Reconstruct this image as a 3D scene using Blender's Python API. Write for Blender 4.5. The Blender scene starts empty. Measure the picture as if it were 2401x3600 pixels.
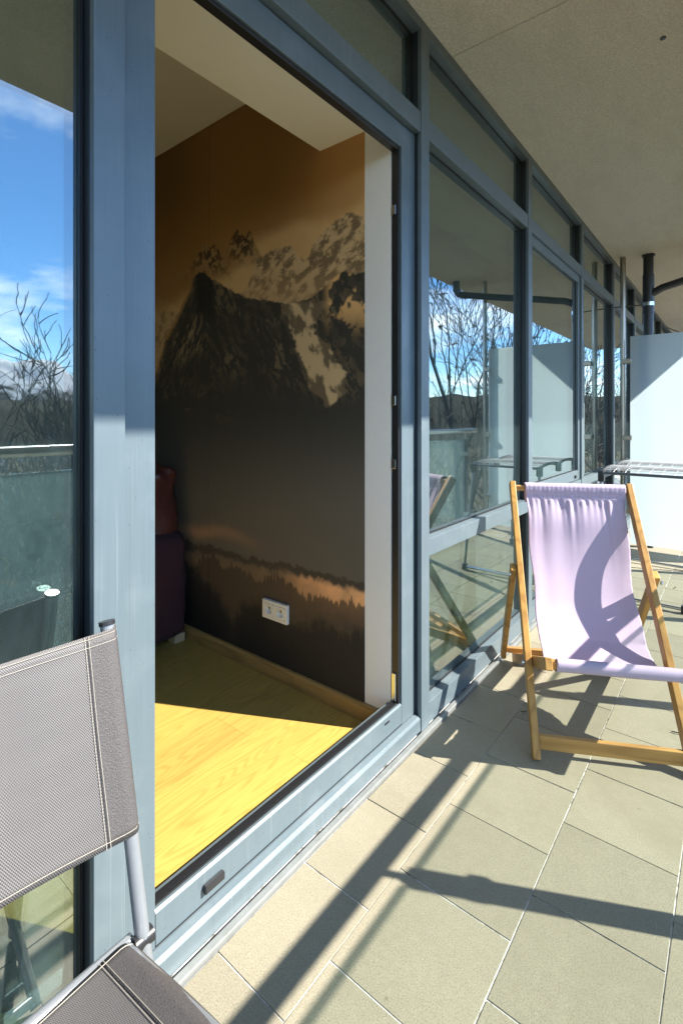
import bpy, bmesh, math, random
import numpy as np
from mathutils import Vector, Matrix

random.seed(7)
R = math.radians
scene = bpy.context.scene
col = scene.collection

# ------------------------------------------------------------------ camera
CAMH = 1.235
CAMX = 0.966
cam_d = bpy.data.cameras.new('camera')
cam = bpy.data.objects.new('camera', cam_d)
col.objects.link(cam)
cam_d.sensor_fit = 'HORIZONTAL'
cam_d.sensor_width = 24.0
cam_d.lens = 24.0 * 1755.0 / 2401.0
cam_d.shift_y = -332.0 / 2401.0
cam_d.clip_start = 0.02
cam_d.clip_end = 60000
cam.location = (CAMX, 0, CAMH)
cam.rotation_euler = (R(90), 0, math.atan(1400 / 1755.0))
scene.camera = cam

# ------------------------------------------------------------------ light
SUN_AZ = R(27.0)      # from +X towards +Y
SUN_EL = R(41.0)
sun_dir = Vector((math.cos(SUN_EL) * math.cos(SUN_AZ), math.cos(SUN_EL) * math.sin(SUN_AZ), math.sin(SUN_EL)))
sd = bpy.data.lights.new('sun', 'SUN')
sd.energy = 5.0
sd.angle = R(0.5)
sd.color = (1.0, 0.95, 0.86)
so = bpy.data.objects.new('sun', sd)
so.rotation_euler = (-sun_dir).to_track_quat('-Z', 'Y').to_euler()
so.location = (20, 10, 20)
col.objects.link(so)

world = bpy.data.worlds.new('World')
scene.world = world
world.use_nodes = True
wn, wl = world.node_tree.nodes, world.node_tree.links
wn.clear()
w_out = wn.new('ShaderNodeOutputWorld')
w_bg = wn.new('ShaderNodeBackground')
w_bg.inputs['Strength'].default_value = 0.14
sky = wn.new('ShaderNodeTexSky')
sky.sky_type = 'NISHITA'
sky.sun_disc = False
sky.sun_elevation = SUN_EL
sky.sun_rotation = R(90) - SUN_AZ
sky.altitude = 1500
sky.air_density = 1.0
sky.dust_density = 0.1
sky.ozone_density = 4.0
# clouds: a flat layer seen in perspective
tc = wn.new('ShaderNodeTexCoord')
sep = wn.new('ShaderNodeSeparateXYZ'); wl.new(tc.outputs['Generated'], sep.inputs[0])
def wmath(op, a, b=None, c=None):
    n = wn.new('ShaderNodeMath'); n.operation = op
    for i, x in enumerate((a, b, c)):
        if x is None: continue
        if isinstance(x, (int, float)): n.inputs[i].default_value = x
        else: wl.new(x, n.inputs[i])
    return n.outputs[0]
zz = wmath('MAXIMUM', wmath('ADD', sep.outputs[2], 0.10), 0.02)
px = wmath('DIVIDE', sep.outputs[0], zz)
py = wmath('DIVIDE', sep.outputs[1], zz)
comb = wn.new('ShaderNodeCombineXYZ'); wl.new(px, comb.inputs[0]); wl.new(py, comb.inputs[1])
comb.inputs[2].default_value = 3.7
n1 = wn.new('ShaderNodeTexNoise'); n1.inputs['Scale'].default_value = 0.85; n1.inputs['Detail'].default_value = 8; n1.inputs['Roughness'].default_value = 0.58
wl.new(comb.outputs[0], n1.inputs['Vector'])
cr = wn.new('ShaderNodeValToRGB')
cr.color_ramp.elements[0].position = 0.49; cr.color_ramp.elements[0].color = (0, 0, 0, 1)
cr.color_ramp.elements[1].position = 0.72; cr.color_ramp.elements[1].color = (1, 1, 1, 1)
wl.new(n1.outputs['Fac'], cr.inputs[0])
cmask = wmath('MULTIPLY', cr.outputs[0], wmath('MULTIPLY', 0.9, wmath('GREATER_THAN', sep.outputs[2], 0.0)))
wmix = wn.new('ShaderNodeMixRGB'); wmix.blend_type = 'MIX'
whs = wn.new('ShaderNodeHueSaturation'); whs.inputs['Saturation'].default_value = 1.18; whs.inputs['Value'].default_value = 1.05; wl.new(sky.outputs[0], whs.inputs['Color'])
wl.new(cmask, wmix.inputs[0]); wl.new(whs.outputs[0], wmix.inputs[1]); wmix.inputs[2].default_value = (11.5, 11.8, 12.2, 1)
wl.new(wmix.outputs[0], w_bg.inputs['Color'])
wl.new(w_bg.outputs[0], w_out.inputs[0])

vs = scene.view_settings
vs.view_transform = 'Standard'
vs.look = 'None'
vs.exposure = 1.48
vs.gamma = 1.0
vs.use_curve_mapping = False
scene.cycles.max_bounces = 9
scene.cycles.diffuse_bounces = 4
scene.cycles.glossy_bounces = 5
scene.cycles.transmission_bounces = 6
scene.cycles.transparent_max_bounces = 24
scene.cycles.caustics_reflective = False
scene.cycles.caustics_refractive = False
scene.cycles.sample_clamp_indirect = 4.0
scene.cycles.use_denoising = True

# ------------------------------------------------------------------ helpers
ORG = {}

class MB:
    def __init__(s):
        s.v = []; s.f = []; s.m = []
    def quad(s, pts, mi=0):
        b = len(s.v); s.v += [tuple(p) for p in pts]; s.f.append(tuple(range(b, b + len(pts)))); s.m.append(mi)
    def box(s, x0, x1, y0, y1, z0, z1, mi=0):
        b = len(s.v)
        s.v += [(x0,y0,z0),(x1,y0,z0),(x1,y1,z0),(x0,y1,z0),(x0,y0,z1),(x1,y0,z1),(x1,y1,z1),(x0,y1,z1)]
        for q in ((0,3,2,1),(4,5,6,7),(0,1,5,4),(1,2,6,5),(2,3,7,6),(3,0,4,7)):
            s.f.append(tuple(b + i for i in q)); s.m.append(mi)
        return s
    def beam(s, p0, p1, w, h, side, mi=0):
        """box from p0 to p1; w along side vector, h along the third axis"""
        p0, p1 = Vector(p0), Vector(p1)
        d = (p1 - p0).normalized(); a = Vector(side); a = (a - d * a.dot(d)).normalized(); c = d.cross(a)
        b = len(s.v)
        for p in (p0, p1):
            for (i, j) in ((-1,-1),(1,-1),(1,1),(-1,1)):
                s.v.append(tuple(p + a * (i * w / 2) + c * (j * h / 2)))
        for q in ((0,3,2,1),(4,5,6,7),(0,1,5,4),(1,2,6,5),(2,3,7,6),(3,0,4,7)):
            s.f.append(tuple(b + i for i in q)); s.m.append(mi)
        return s
    def tube(s, path, r, n=12, caps=True, mi=0):
        path = [Vector(p) for p in path]
        rs = r if isinstance(r, (list, tuple)) else [r] * len(path)
        t0 = (path[1] - path[0]).normalized()
        up = Vector((0,0,1)) if abs(t0.z) < 0.9 else Vector((1,0,0))
        a = (up - t0 * up.dot(t0)).normalized()
        b0 = len(s.v)
        for i, p in enumerate(path):
            if i == 0: t = path[1] - path[0]
            elif i == len(path) - 1: t = path[-1] - path[-2]
            else: t = (path[i+1] - path[i]).normalized() + (path[i] - path[i-1]).normalized()
            t.normalize()
            a = a - t * a.dot(t)
            if a.length < 1e-6: a = Vector((1,0,0)) if abs(t.x) < .9 else Vector((0,1,0)); a = a - t*a.dot(t)
            a.normalize(); c = t.cross(a)
            for k in range(n):
                an = 2 * math.pi * k / n
                s.v.append(tuple(p + (a * math.cos(an) + c * math.sin(an)) * rs[i]))
        for i in range(len(path) - 1):
            for k in range(n):
                k2 = (k + 1) % n
                s.f.append((b0+i*n+k, b0+i*n+k2, b0+(i+1)*n+k2, b0+(i+1)*n+k)); s.m.append(mi)
        if caps:
            s.f.append(tuple(b0 + k for k in reversed(range(n)))); s.m.append(mi)
            e = b0 + (len(path)-1)*n
            s.f.append(tuple(e + k for k in range(n))); s.m.append(mi)
        return s
    def prism(s, prof, y0, y1, mi=0):
        """profile of (x, z) points extruded along y"""
        n = len(prof); b = len(s.v)
        s.v += [(x, y0, z) for x, z in prof] + [(x, y1, z) for x, z in prof]
        for k in range(n):
            k2 = (k+1) % n
            s.f.append((b+k, b+k2, b+n+k2, b+n+k)); s.m.append(mi)
        s.f.append(tuple(b+k for k in reversed(range(n)))); s.m.append(mi)
        s.f.append(tuple(b+n+k for k in range(n))); s.m.append(mi)
        return s
    def build(s, name, mat, parent=None, bevel=0, smooth=False, seg=2, at=None):
        o3 = Vector(ORG[parent.name]) if parent else (Vector(at) if at else Vector((0,0,0)))
        me = bpy.data.meshes.new(name)
        me.from_pydata([(x-o3.x, y-o3.y, z-o3.z) for x, y, z in s.v], [], s.f)
        mats = mat if isinstance(mat, (list, tuple)) else [mat]
        for mm in mats: me.materials.append(mm)
        if len(mats) > 1:
            me.polygons.foreach_set('material_index', s.m)
        bm = bmesh.new(); bm.from_mesh(me)
        if bevel:
            bmesh.ops.bevel(bm, geom=bm.edges[:], offset=bevel, segments=seg, profile=0.5, affect='EDGES', clamp_overlap=True)
        bmesh.ops.recalc_face_normals(bm, faces=bm.faces)
        bm.to_mesh(me); bm.free()
        if smooth:
            for p in me.polygons: p.use_smooth = True
            if smooth == 'auto':
                me.set_sharp_from_angle(angle=R(40))
        o = bpy.data.objects.new(name, me)
        col.objects.link(o)
        if parent: o.parent = parent
        elif at: o.location = at
        ORG[o.name] = tuple(o3)
        return o

def tag(o, label=None, cat=None, group=None, kind=None):
    if label: o['label'] = label
    if cat: o['category'] = cat
    if group: o['group'] = group
    if kind: o['kind'] = kind
    return o

def empty(name, loc, label, cat, group=None):
    o = bpy.data.objects.new(name, None)
    o.empty_display_size = 0.1
    o.location = loc
    col.objects.link(o)
    ORG[o.name] = tuple(loc)
    return tag(o, label, cat, group)

# ------------------------------------------------------------------ materials
class NT:
    def __init__(s, name):
        s.mat = bpy.data.materials.new(name); s.mat.use_nodes = True
        s.n = s.mat.node_tree.nodes; s.l = s.mat.node_tree.links
        s.n.clear(); s.out = s.n.new('ShaderNodeOutputMaterial')
    def node(s, t, **kw):
        n = s.n.new(t)
        for k, v in kw.items(): setattr(n, k, v)
        return n
    def val(s, sock, x):
        if isinstance(x, (int, float)): sock.default_value = x
        elif isinstance(x, (tuple, list)):
            sock.default_value = tuple(x) if len(x) == len(sock.default_value) else tuple(x) + (1,)
        else: s.l.new(x, sock)
    def math(s, op, a, b=None, c=None, clamp=False):
        n = s.node('ShaderNodeMath', operation=op); n.use_clamp = clamp
        for i, x in enumerate((a, b, c)):
            if x is not None: s.val(n.inputs[i], x)
        return n.outputs[0]
    def coords(s, scale=(1,1,1), kind='Object', rot=(0,0,0)):
        t = s.node('ShaderNodeTexCoord'); m = s.node('ShaderNodeMapping')
        s.l.new(t.outputs[kind], m.inputs['Vector']); m.inputs['Scale'].default_value = scale; m.inputs['Rotation'].default_value = rot
        return m.outputs[0]
    def world(s, scale=(1,1,1)):
        g = s.node('ShaderNodeNewGeometry'); m = s.node('ShaderNodeMapping'); src = g.outputs['Position']
        if getattr(s, 'turn', 0.0):
            vr = s.node('ShaderNodeVectorRotate', rotation_type='Z_AXIS'); vr.inputs['Angle'].default_value = s.turn
            s.l.new(src, vr.inputs['Vector']); src = vr.outputs[0]
        s.l.new(src, m.inputs['Vector']); m.inputs['Scale'].default_value = scale
        return m.outputs[0]
    def noise(s, vec, scale, detail=4, rough=0.55, dist=0.0, out='Fac'):
        n = s.node('ShaderNodeTexNoise')
        s.l.new(vec, n.inputs['Vector']); n.inputs['Scale'].default_value = scale
        n.inputs['Detail'].default_value = detail; n.inputs['Roughness'].default_value = rough; n.inputs['Distortion'].default_value = dist
        return n.outputs[out]
    def ramp(s, fac, stops):
        r = s.node('ShaderNodeValToRGB')
        e = r.color_ramp.elements
        while len(e) < len(stops): e.new(0.5)
        for i, (p, c) in enumerate(stops):
            e[i].position = p; e[i].color = tuple(c) + (1,) if len(c) == 3 else c
        s.val(r.inputs[0], fac)
        return r.outputs[0]
    def mix(s, fac, a, b, mode='MIX'):
        n = s.node('ShaderNodeMixRGB', blend_type=mode)
        s.val(n.inputs[0], fac); s.val(n.inputs[1], a); s.val(n.inputs[2], b)
        return n.outputs[0]
    def bump(s, h, strength=0.3, dist=0.01):
        b = s.node('ShaderNodeBump'); b.inputs['Strength'].default_value = strength; b.inputs['Distance'].default_value = dist
        s.l.new(h, b.inputs['Height']); return b.outputs[0]
    def bsdf(s, color, rough=0.5, metal=0.0, normal=None, spec=0.5, **kw):
        b = s.node('ShaderNodeBsdfPrincipled')
        s.val(b.inputs['Base Color'], color); s.val(b.inputs['Roughness'], rough); s.val(b.inputs['Metallic'], metal)
        s.val(b.inputs['Specular IOR Level'], spec)
        if normal is not None: s.l.new(normal, b.inputs['Normal'])
        for k, v in kw.items(): s.val(b.inputs[k.replace('_', ' ')], v)
        return b.outputs[0]
    def done(s, sh):
        s.l.new(sh, s.out.inputs['Surface']); return s.mat
    def rand(s):
        return s.node('ShaderNodeObjectInfo').outputs['Random']

M = {}
def simple(name, color, rough=0.5, metal=0.0, var=0.12, scale=20, spec=0.5, bump=0.0):
    t = NT(name); v = t.world()
    n = t.noise(v, scale, 4)
    c = t.mix(n, tuple(x * (1 - var) for x in color), tuple(min(1, x * (1 + var)) for x in color))
    nm = t.bump(n, bump, 0.004) if bump else None
    M[name] = t.done(t.bsdf(c, rough, metal, nm, spec)); return M[name]

# powder coated aluminium with specks and streaks
t = NT('aluminium')
v = t.world()
streak = t.noise(t.world((60, 60, 3)), 1.0, 4, 0.6)
blot = t.noise(v, 9, 4)
c = t.mix(streak, (0.112, 0.150, 0.170), (0.140, 0.178, 0.198))
c = t.mix(t.ramp(blot, [(0.52, (0,0,0)), (0.85, (0.6,0.6,0.6))]), c, (0.19, 0.228, 0.245))
spk = t.node('ShaderNodeTexVoronoi'); t.l.new(v, spk.inputs['Vector']); spk.inputs['Scale'].default_value = 60
spm = t.math('MULTIPLY', t.math('LESS_THAN', spk.outputs['Distance'], 0.085), t.math('GREATER_THAN', t.noise(v, 30, 1), 0.56))
c = t.mix(t.math('MULTIPLY', spm, 0.75), c, (0.06, 0.065, 0.07))
drip = t.noise(t.world((140, 140, 1.6)), 1.0, 3, 0.6)
c = t.mix(t.math('MULTIPLY', t.ramp(drip, [(0.60, (0,0,0)), (0.72, (1,1,1))]), 0.22), c, (0.30, 0.33, 0.34))
c = t.mix(t.math('MULTIPLY', t.ramp(drip, [(0.30, (1,1,1)), (0.38, (0,0,0))]), 0.20), c, (0.07, 0.085, 0.095))
M['aluminium'] = t.done(t.bsdf(c, t.math('ADD', t.math('MULTIPLY', blot, 0.25), 0.25), 0.12, t.bump(t.noise(v, 900, 2), 0.05, 0.001)))
simple('dark_gasket', (0.012, 0.012, 0.013), 0.45)
simple('mullion_core', (0.022, 0.030, 0.038), 0.35)
simple('black_plastic', (0.02, 0.02, 0.022), 0.35)
simple('black_pipe', (0.022, 0.024, 0.028), 0.32, 0.0, 0.3, 8)
simple('zinc_flashing', (0.30, 0.31, 0.30), 0.45, 0.5, 0.35, 25, bump=0.2)
simple('steel', (0.40, 0.36, 0.31), 0.28, 1.0, 0.15, 12)
simple('handrail_steel', (0.62, 0.62, 0.60), 0.16, 1.0, 0.06, 12)
simple('chrome', (0.62, 0.66, 0.70), 0.18, 1.0, 0.05)
simple('grey_tube', (0.25, 0.265, 0.285), 0.34, 0.35, 0.08, 30)
simple('dark_tube', (0.10, 0.115, 0.14), 0.35, 0.4, 0.1, 30)
simple('white_wire', (0.72, 0.72, 0.72), 0.35, 0.0)
simple('white_plastic', (0.78, 0.77, 0.73), 0.28, 0.0, 0.03)
simple('brass', (0.5, 0.36, 0.12), 0.3, 1.0)
simple('white_paint', (0.82, 0.80, 0.77), 0.75, 0.0, 0.03, 60, bump=0.08)
simple('cream_paint', (0.86, 0.83, 0.74), 0.8, 0.0, 0.03, 4, bump=0.05)
simple('ceiling_paint', (0.66, 0.62, 0.54), 0.85, 0.0, 0.03, 4, bump=0.05)
simple('room_paint', (0.55, 0.50, 0.42), 0.85, 0.0, 0.05, 3)
t = NT('grout'); gn = t.noise(t.world(), 16, 4, 0.7)
M['grout'] = t.done(t.bsdf(t.ramp(gn, [(0.36, (0.16, 0.15, 0.12)), (0.50, (0.72, 0.71, 0.68))]), 0.9, 0, None, 0.2))
simple('leather', (0.075, 0.022, 0.016), 0.34, 0.0, 0.3, 60, bump=0.25)
simple('velvet', (0.036, 0.011, 0.015), 0.9, 0.0, 0.35, 14, bump=0.2)
simple('pale_wood', (0.5, 0.36, 0.2), 0.6)
simple('bark', (0.035, 0.028, 0.022), 0.9, 0.0, 0.4, 6)
simple('twig', (0.055, 0.042, 0.032), 0.85, 0.0, 0.4, 6)
simple('dead_leaf', (0.14, 0.09, 0.045), 0.8, 0.0, 0.3, 20)
simple('seed', (0.07, 0.05, 0.035), 0.9)
simple('house_wall', (0.62, 0.58, 0.52), 0.8, 0.0, 0.1, 1)
simple('house_roof', (0.25, 0.24, 0.25), 0.6, 0.0, 0.2, 1)
simple('house_glass', (0.03, 0.04, 0.05), 0.1)
simple('trodden_leaf', (0.16, 0.10, 0.04), 0.8)

# glass: two faces per unit give the doubled reflection of insulating glass
def glass(name, r0, tint, rough=0.0, film=0.0):
    t = NT(name)
    lw = t.node('ShaderNodeLayerWeight'); lw.inputs['Blend'].default_value = 0.5
    f5 = t.math('POWER', lw.outputs['Facing'], 4.0)
    fac = t.math('ADD', t.math('MULTIPLY', f5, 1 - r0), r0, clamp=True)
    tr = t.node('ShaderNodeBsdfTransparent'); tr.inputs[0].default_value = tint + (1,)
    gl = t.node('ShaderNodeBsdfGlossy'); gl.inputs['Color'].default_value = (0.93, 0.98, 0.97, 1); gl.inputs['Roughness'].default_value = rough
    mx = t.node('ShaderNodeMixShader'); t.l.new(fac, mx.inputs[0]); t.l.new(tr.outputs[0], mx.inputs[1]); t.l.new(gl.outputs[0], mx.inputs[2])
    sh = mx.outputs[0]
    if film:                                  # wiped, slightly dusty surface
        d = t.node('ShaderNodeBsdfDiffuse'); d.inputs[0].default_value = (0.45, 0.66, 0.70, 1)
        w1 = t.noise(t.world((1, 1, .35)), 7, 6, 0.75, 0.6)
        m2 = t.node('ShaderNodeMixShader'); t.l.new(t.math('MULTIPLY', t.ramp(w1, [(0.35, (.25,.25,.25)), (0.75, (1,1,1))]), film), m2.inputs[0])
        t.l.new(sh, m2.inputs[1]); t.l.new(d.outputs[0], m2.inputs[2]); sh = m2.outputs[0]
    M[name] = t.done(sh)
glass('window_glass', 0.25, (0.52, 0.64, 0.63), 0.0, 0.05)
glass('rail_glass', 0.05, (0.90, 0.94, 0.92))
t = NT('dusty_glass')                     # railing glass with a film of dust that the sun lights up
lw = t.node('ShaderNodeLayerWeight'); lw.inputs['Blend'].default_value = 0.5
fac = t.math('ADD', t.math('MULTIPLY', t.math('POWER', lw.outputs['Facing'], 4.0), 0.92), 0.06, clamp=True)
tr = t.node('ShaderNodeBsdfTransparent'); tr.inputs[0].default_value = (0.915, 0.950, 0.925, 1)
gl = t.node('ShaderNodeBsdfGlossy'); gl.inputs['Roughness'].default_value = 0.0
tl = t.node('ShaderNodeBsdfTranslucent'); tl.inputs[0].default_value = (0.42, 0.72, 0.74, 1)
dust = t.noise(t.world(), 26, 6, 0.75)
m1 = t.node('ShaderNodeMixShader'); t.l.new(t.math('MULTIPLY', t.ramp(dust, [(0.3, (.35,.35,.35)), (0.75, (1,1,1))]), 0.085), m1.inputs[0]); t.l.new(tr.outputs[0], m1.inputs[1]); t.l.new(tl.outputs[0], m1.inputs[2])
m2 = t.node('ShaderNodeMixShader'); t.l.new(fac, m2.inputs[0]); t.l.new(m1.outputs[0], m2.inputs[1]); t.l.new(gl.outputs[0], m2.inputs[2])
M['dusty_glass'] = t.done(m2.outputs[0])
glass('edge_glass', 0.06, (0.52, 0.56, 0.54))
glass('clear_glass', 0.04, (0.97, 0.985, 0.99))
glass('table_glass', 0.05, (0.93, 0.97, 0.96))

# frosted layer of the privacy screen
t = NT('frosted')
n = t.noise(t.world(), 3, 3)
cc = t.mix(n, (0.68, 0.82, 0.86), (0.73, 0.86, 0.90))
tl = t.node('ShaderNodeBsdfTranslucent'); t.l.new(cc, tl.inputs[0])
pb = t.bsdf(cc, 0.35, 0.0)
mx = t.node('ShaderNodeMixShader'); mx.inputs[0].default_value = 0.82
t.l.new(pb, mx.inputs[1]); t.l.new(tl.outputs[0], mx.inputs[2])
M['frosted'] = t.done(mx.outputs[0])

# concrete paving
t = NT('tile')
v = t.world(); rnd = t.rand()
fine = t.noise(v, 300, 3, 0.7); mid = t.noise(v, 45, 4, 0.6); big = t.noise(v, 3.2, 4, 0.6)
c = t.mix(big, (0.265, 0.236, 0.168), (0.33, 0.298, 0.218))
c = t.mix(t.math('MULTIPLY', t.ramp(mid, [(0.35, (0,0,0)), (0.7, (1,1,1))]), 0.35), c, (0.37, 0.335, 0.245))
c = t.mix(t.math('MULTIPLY', t.ramp(fine, [(0.52, (0,0,0)), (0.62, (1,1,1))]), 0.72), c, (0.17, 0.155, 0.11))
c = t.mix(t.math('MULTIPLY', t.ramp(fine, [(0.30, (1,1,1)), (0.40, (0,0,0))]), 0.5), c, (0.56, 0.53, 0.44))
stn = t.noise(v, 1.7, 5, 0.65, 1.2)
c = t.mix(t.math('MULTIPLY', t.ramp(stn, [(0.47, (0,0,0)), (0.66, (1,1,1))]), 0.5), c, (0.235, 0.21, 0.145))
spl = t.node('ShaderNodeTexVoronoi'); t.l.new(v, spl.inputs['Vector']); spl.inputs['Scale'].default_value = 7.0
spm = t.math('MULTIPLY', t.math('LESS_THAN', spl.outputs['Distance'], 0.035), t.math('GREATER_THAN', t.noise(v, 4, 1), 0.5))
c = t.mix(t.math('MULTIPLY', spm, 0.6), c, (0.17, 0.14, 0.09))
hs = t.node('ShaderNodeHueSaturation'); t.l.new(c, hs.inputs['Color'])
t.l.new(t.math('ADD', t.math('MULTIPLY', rnd, 0.17), 0.905), hs.inputs['Value'])
M['tile'] = t.done(t.bsdf(hs.outputs[0], 0.62, 0.0, t.bump(fine, 0.25, 0.0012), 0.4))

# rough rendered soffit
t = NT('stucco')
v = t.world()
g1 = t.noise(v, 120, 5, 0.75); g2 = t.noise(t.world((1.0, 0.35, 1)), 9, 4, 0.6); g3 = t.noise(v, 1.3, 3)
c = t.mix(t.ramp(g1, [(0.36, (0,0,0)), (0.64, (1,1,1))]), (0.62, 0.56, 0.455), (0.92, 0.865, 0.74))
c = t.mix(t.math('MULTIPLY', t.ramp(g2, [(0.45, (0,0,0)), (0.75, (1,1,1))]), 0.25), c, (0.46, 0.41, 0.33))
c = t.mix(t.math('MULTIPLY', g3, 0.35), c, (0.72, 0.69, 0.60))
g4 = t.noise(t.world((1, 0.5, 1)), 0.9, 5, 0.65, 0.8)
c = t.mix(t.math('MULTIPLY', t.ramp(g4, [(0.48, (0,0,0)), (0.70, (1,1,1))]), 0.30), c, (0.48, 0.43, 0.34))
M['stucco'] = t.done(t.bsdf(c, 0.95, 0.0, t.bump(g1, 0.9, 0.006), 0.1))

# oak
def wood(name, c0, c1, c2, along='Y', rough=0.45, scale=1.0, ring=3.0, spec=0.4, turn=0.0):
    t = NT(name); t.turn = turn
    s = {'X': (0.09, 1, 1), 'Y': (1, 0.09, 1), 'Z': (1, 1, 0.09)}[along]
    v0 = t.world(s) if along != 'L' else t.coords(s)
    off = t.node('ShaderNodeVectorMath', operation='ADD'); t.l.new(v0, off.inputs[0])
    cb = t.node('ShaderNodeCombineXYZ'); r = t.rand()
    for i, k in enumerate((17.0, 31.0, 9.0)): t.l.new(t.math('MULTIPLY', r, k), cb.inputs[i])
    t.l.new(cb.outputs[0], off.inputs[1]); v = off.outputs[0]
    n1 = t.noise(v, 5.0 * scale, 2, 0.45, 0.2)
    bands = t.math('FRACT', t.math('MULTIPLY', n1, ring * 6))
    tri = t.math('ABSOLUTE', t.math('SUBTRACT', bands, 0.5))
    fib = t.noise(t.world(tuple((0.02 if q < 1 else 1) for q in s)), 320 * scale, 3, 0.6)
    c = t.mix(t.ramp(tri, [(0.02, (1,1,1)), (0.30, (0,0,0))]), c1, c0)
    c = t.mix(t.math('MULTIPLY', t.ramp(fib, [(0.45, (0,0,0)), (0.7, (1,1,1))]), 0.45), c, c2)
    hs = t.node('ShaderNodeHueSaturation'); t.l.new(c, hs.inputs['Color'])
    t.l.new(t.math('ADD', t.math('MULTIPLY', r, 0.25), 0.87), hs.inputs['Value'])
    M[name] = t.done(t.bsdf(hs.outputs[0], rough, 0.0, t.bump(fib, 0.12, 0.001), spec))
wood('oak_floor', (0.425, 0.278, 0.066), (0.51, 0.345, 0.086), (0.33, 0.212, 0.048), 'Y', 0.34, 1.3, 6.5)
wood('oak_skirting', (0.26, 0.165, 0.06), (0.36, 0.235, 0.085), (0.20, 0.12, 0.04), 'X', 0.4, 1.4, 2.0)
wood('teak', (0.37, 0.19, 0.045), (0.50, 0.275, 0.07), (0.27, 0.13, 0.033), 'Z', 0.42, 1.6, 1.2)
wood('teak_cross', (0.35, 0.185, 0.055), (0.46, 0.26, 0.08), (0.25, 0.13, 0.045), 'X', 0.5, 1.6, 1.2, turn=-R(27.5))

# lavender canvas
t = NT('canvas')
v = t.coords()
wv = t.noise(t.world((1, 1, 2.2)), 420, 3, 0.8)
ft = t.noise(t.world(), 4, 3)
c = t.mix(wv, (0.50, 0.40, 0.53), (0.62, 0.51, 0.635))
c = t.mix(t.math('MULTIPLY', ft, 0.3), c, (0.62, 0.53, 0.63))
tl = t.node('ShaderNodeBsdfTranslucent'); t.l.new(c, tl.inputs[0])
pb = t.bsdf(c, 0.85, 0.0, t.bump(wv, 0.15, 0.001), 0.2)
mx = t.node('ShaderNodeMixShader'); mx.inputs[0].default_value = 0.16
t.l.new(pb, mx.inputs[1]); t.l.new(tl.outputs[0], mx.inputs[2])
M['canvas'] = t.done(mx.outputs[0])

# woven mesh sling of the garden chair
t = NT('mesh_fabric')
def weave(axis_scale):
    g = t.node('ShaderNodeNewGeometry'); sp = t.node('ShaderNodeSeparateXYZ'); t.l.new(g.outputs['Position'], sp.inputs[0])
    a = t.math('SINE', t.math('MULTIPLY', sp.outputs[1], 2*math.pi/0.0036))
    zx = t.math('ADD', sp.outputs[2], sp.outputs[0])
    b = t.math('SINE', t.math('MULTIPLY', zx, 2*math.pi/0.0036))
    return t.math('MULTIPLY', a, b)
wv = weave(1)
sheen = t.noise(t.world((3, 3, 40)), 1.0, 3)
c = t.mix(t.math('GREATER_THAN', wv, 0.0), (0.060, 0.055, 0.054), (0.150, 0.140, 0.137))
c = t.mix(t.math('MULTIPLY', sheen, 0.35), c, (0.17, 0.16, 0.155))
pb = t.bsdf(c, 0.42, 0.0, t.bump(wv, 0.35, 0.001), 0.5)
trn = t.node('ShaderNodeBsdfTransparent')
hole = t.math('MULTIPLY', t.math('GREATER_THAN', wv, -0.72), 1.0)
mx = t.node('ShaderNodeMixShader'); t.l.new(t.math('ADD', t.math('MULTIPLY', hole, 0.6), 0.4), mx.inputs[0])
t.l.new(trn.outputs[0], mx.inputs[1]); t.l.new(pb, mx.inputs[2])
M['mesh_fabric'] = t.done(mx.outputs[0])
simple('hem_fabric', (0.075, 0.068, 0.067), 0.55, 0.0, 0.6, 420, bump=0.4)
simple('thread', (0.36, 0.33, 0.28), 0.8, 0.0, 0.3, 300)

# outdoors
t = NT('terrain')
v = t.world(); n = t.noise(v, 0.05, 6, 0.65); n2 = t.noise(v, 1.5, 4, 0.6)
c = t.mix(n, (0.045, 0.05, 0.028), (0.13, 0.11, 0.06))
c = t.mix(t.math('MULTIPLY', n2, 0.5), c, (0.09, 0.07, 0.045))
M['terrain'] = t.done(t.bsdf(c, 0.95, 0, None, 0.1))
t = NT('forest')
v = t.world((1, 1, 2)); n = t.noise(v, 0.12, 8, 0.8)
M['forest'] = t.done(t.bsdf(t.mix(n, (0.012, 0.016, 0.012), (0.065, 0.058, 0.042)), 0.95, 0, None, 0.05))
t = NT('snow_mountain')
g = t.node('ShaderNodeNewGeometry'); sp = t.node('ShaderNodeSeparateXYZ'); t.l.new(g.outputs['Position'], sp.inputs[0])
n = t.noise(t.world(), 0.0022, 8, 0.65)
hgt = t.math('ADD', t.math('DIVIDE', sp.outputs[2], 1600.0), t.math('MULTIPLY', t.math('SUBTRACT', n, 0.5), 0.9))
M['snow_mountain'] = t.done(t.bsdf(t.ramp(hgt, [(0.28, (0.035, 0.045, 0.05)), (0.42, (0.75, 0.77, 0.8))]), 0.9, 0, None, 0.1))

# mural print: colours come from the panels' own colour attribute
t = NT('mural_print')
at = t.node('ShaderNodeAttribute'); at.attribute_name = 'print'
cv = t.noise(t.world((1, 1, 1)), 420, 2, 0.6)
c = t.mix(0.22, at.outputs['Color'], t.mix(cv, (0.25, 0.25, 0.25), (0.75, 0.75, 0.75)), 'OVERLAY')
M['mural_print'] = t.done(t.bsdf(c, 0.7, 0, t.bump(cv, 0.12, 0.001), 0.15))

# ------------------------------------------------------------------ setting: balcony floor
SOF = 2.79           # soffit height
EDGE = 1.60          # slab edge
RZ = 0.045            # room floor level
YA, YB = -2.6, 12.6  # length of the stretch that is built

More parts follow.
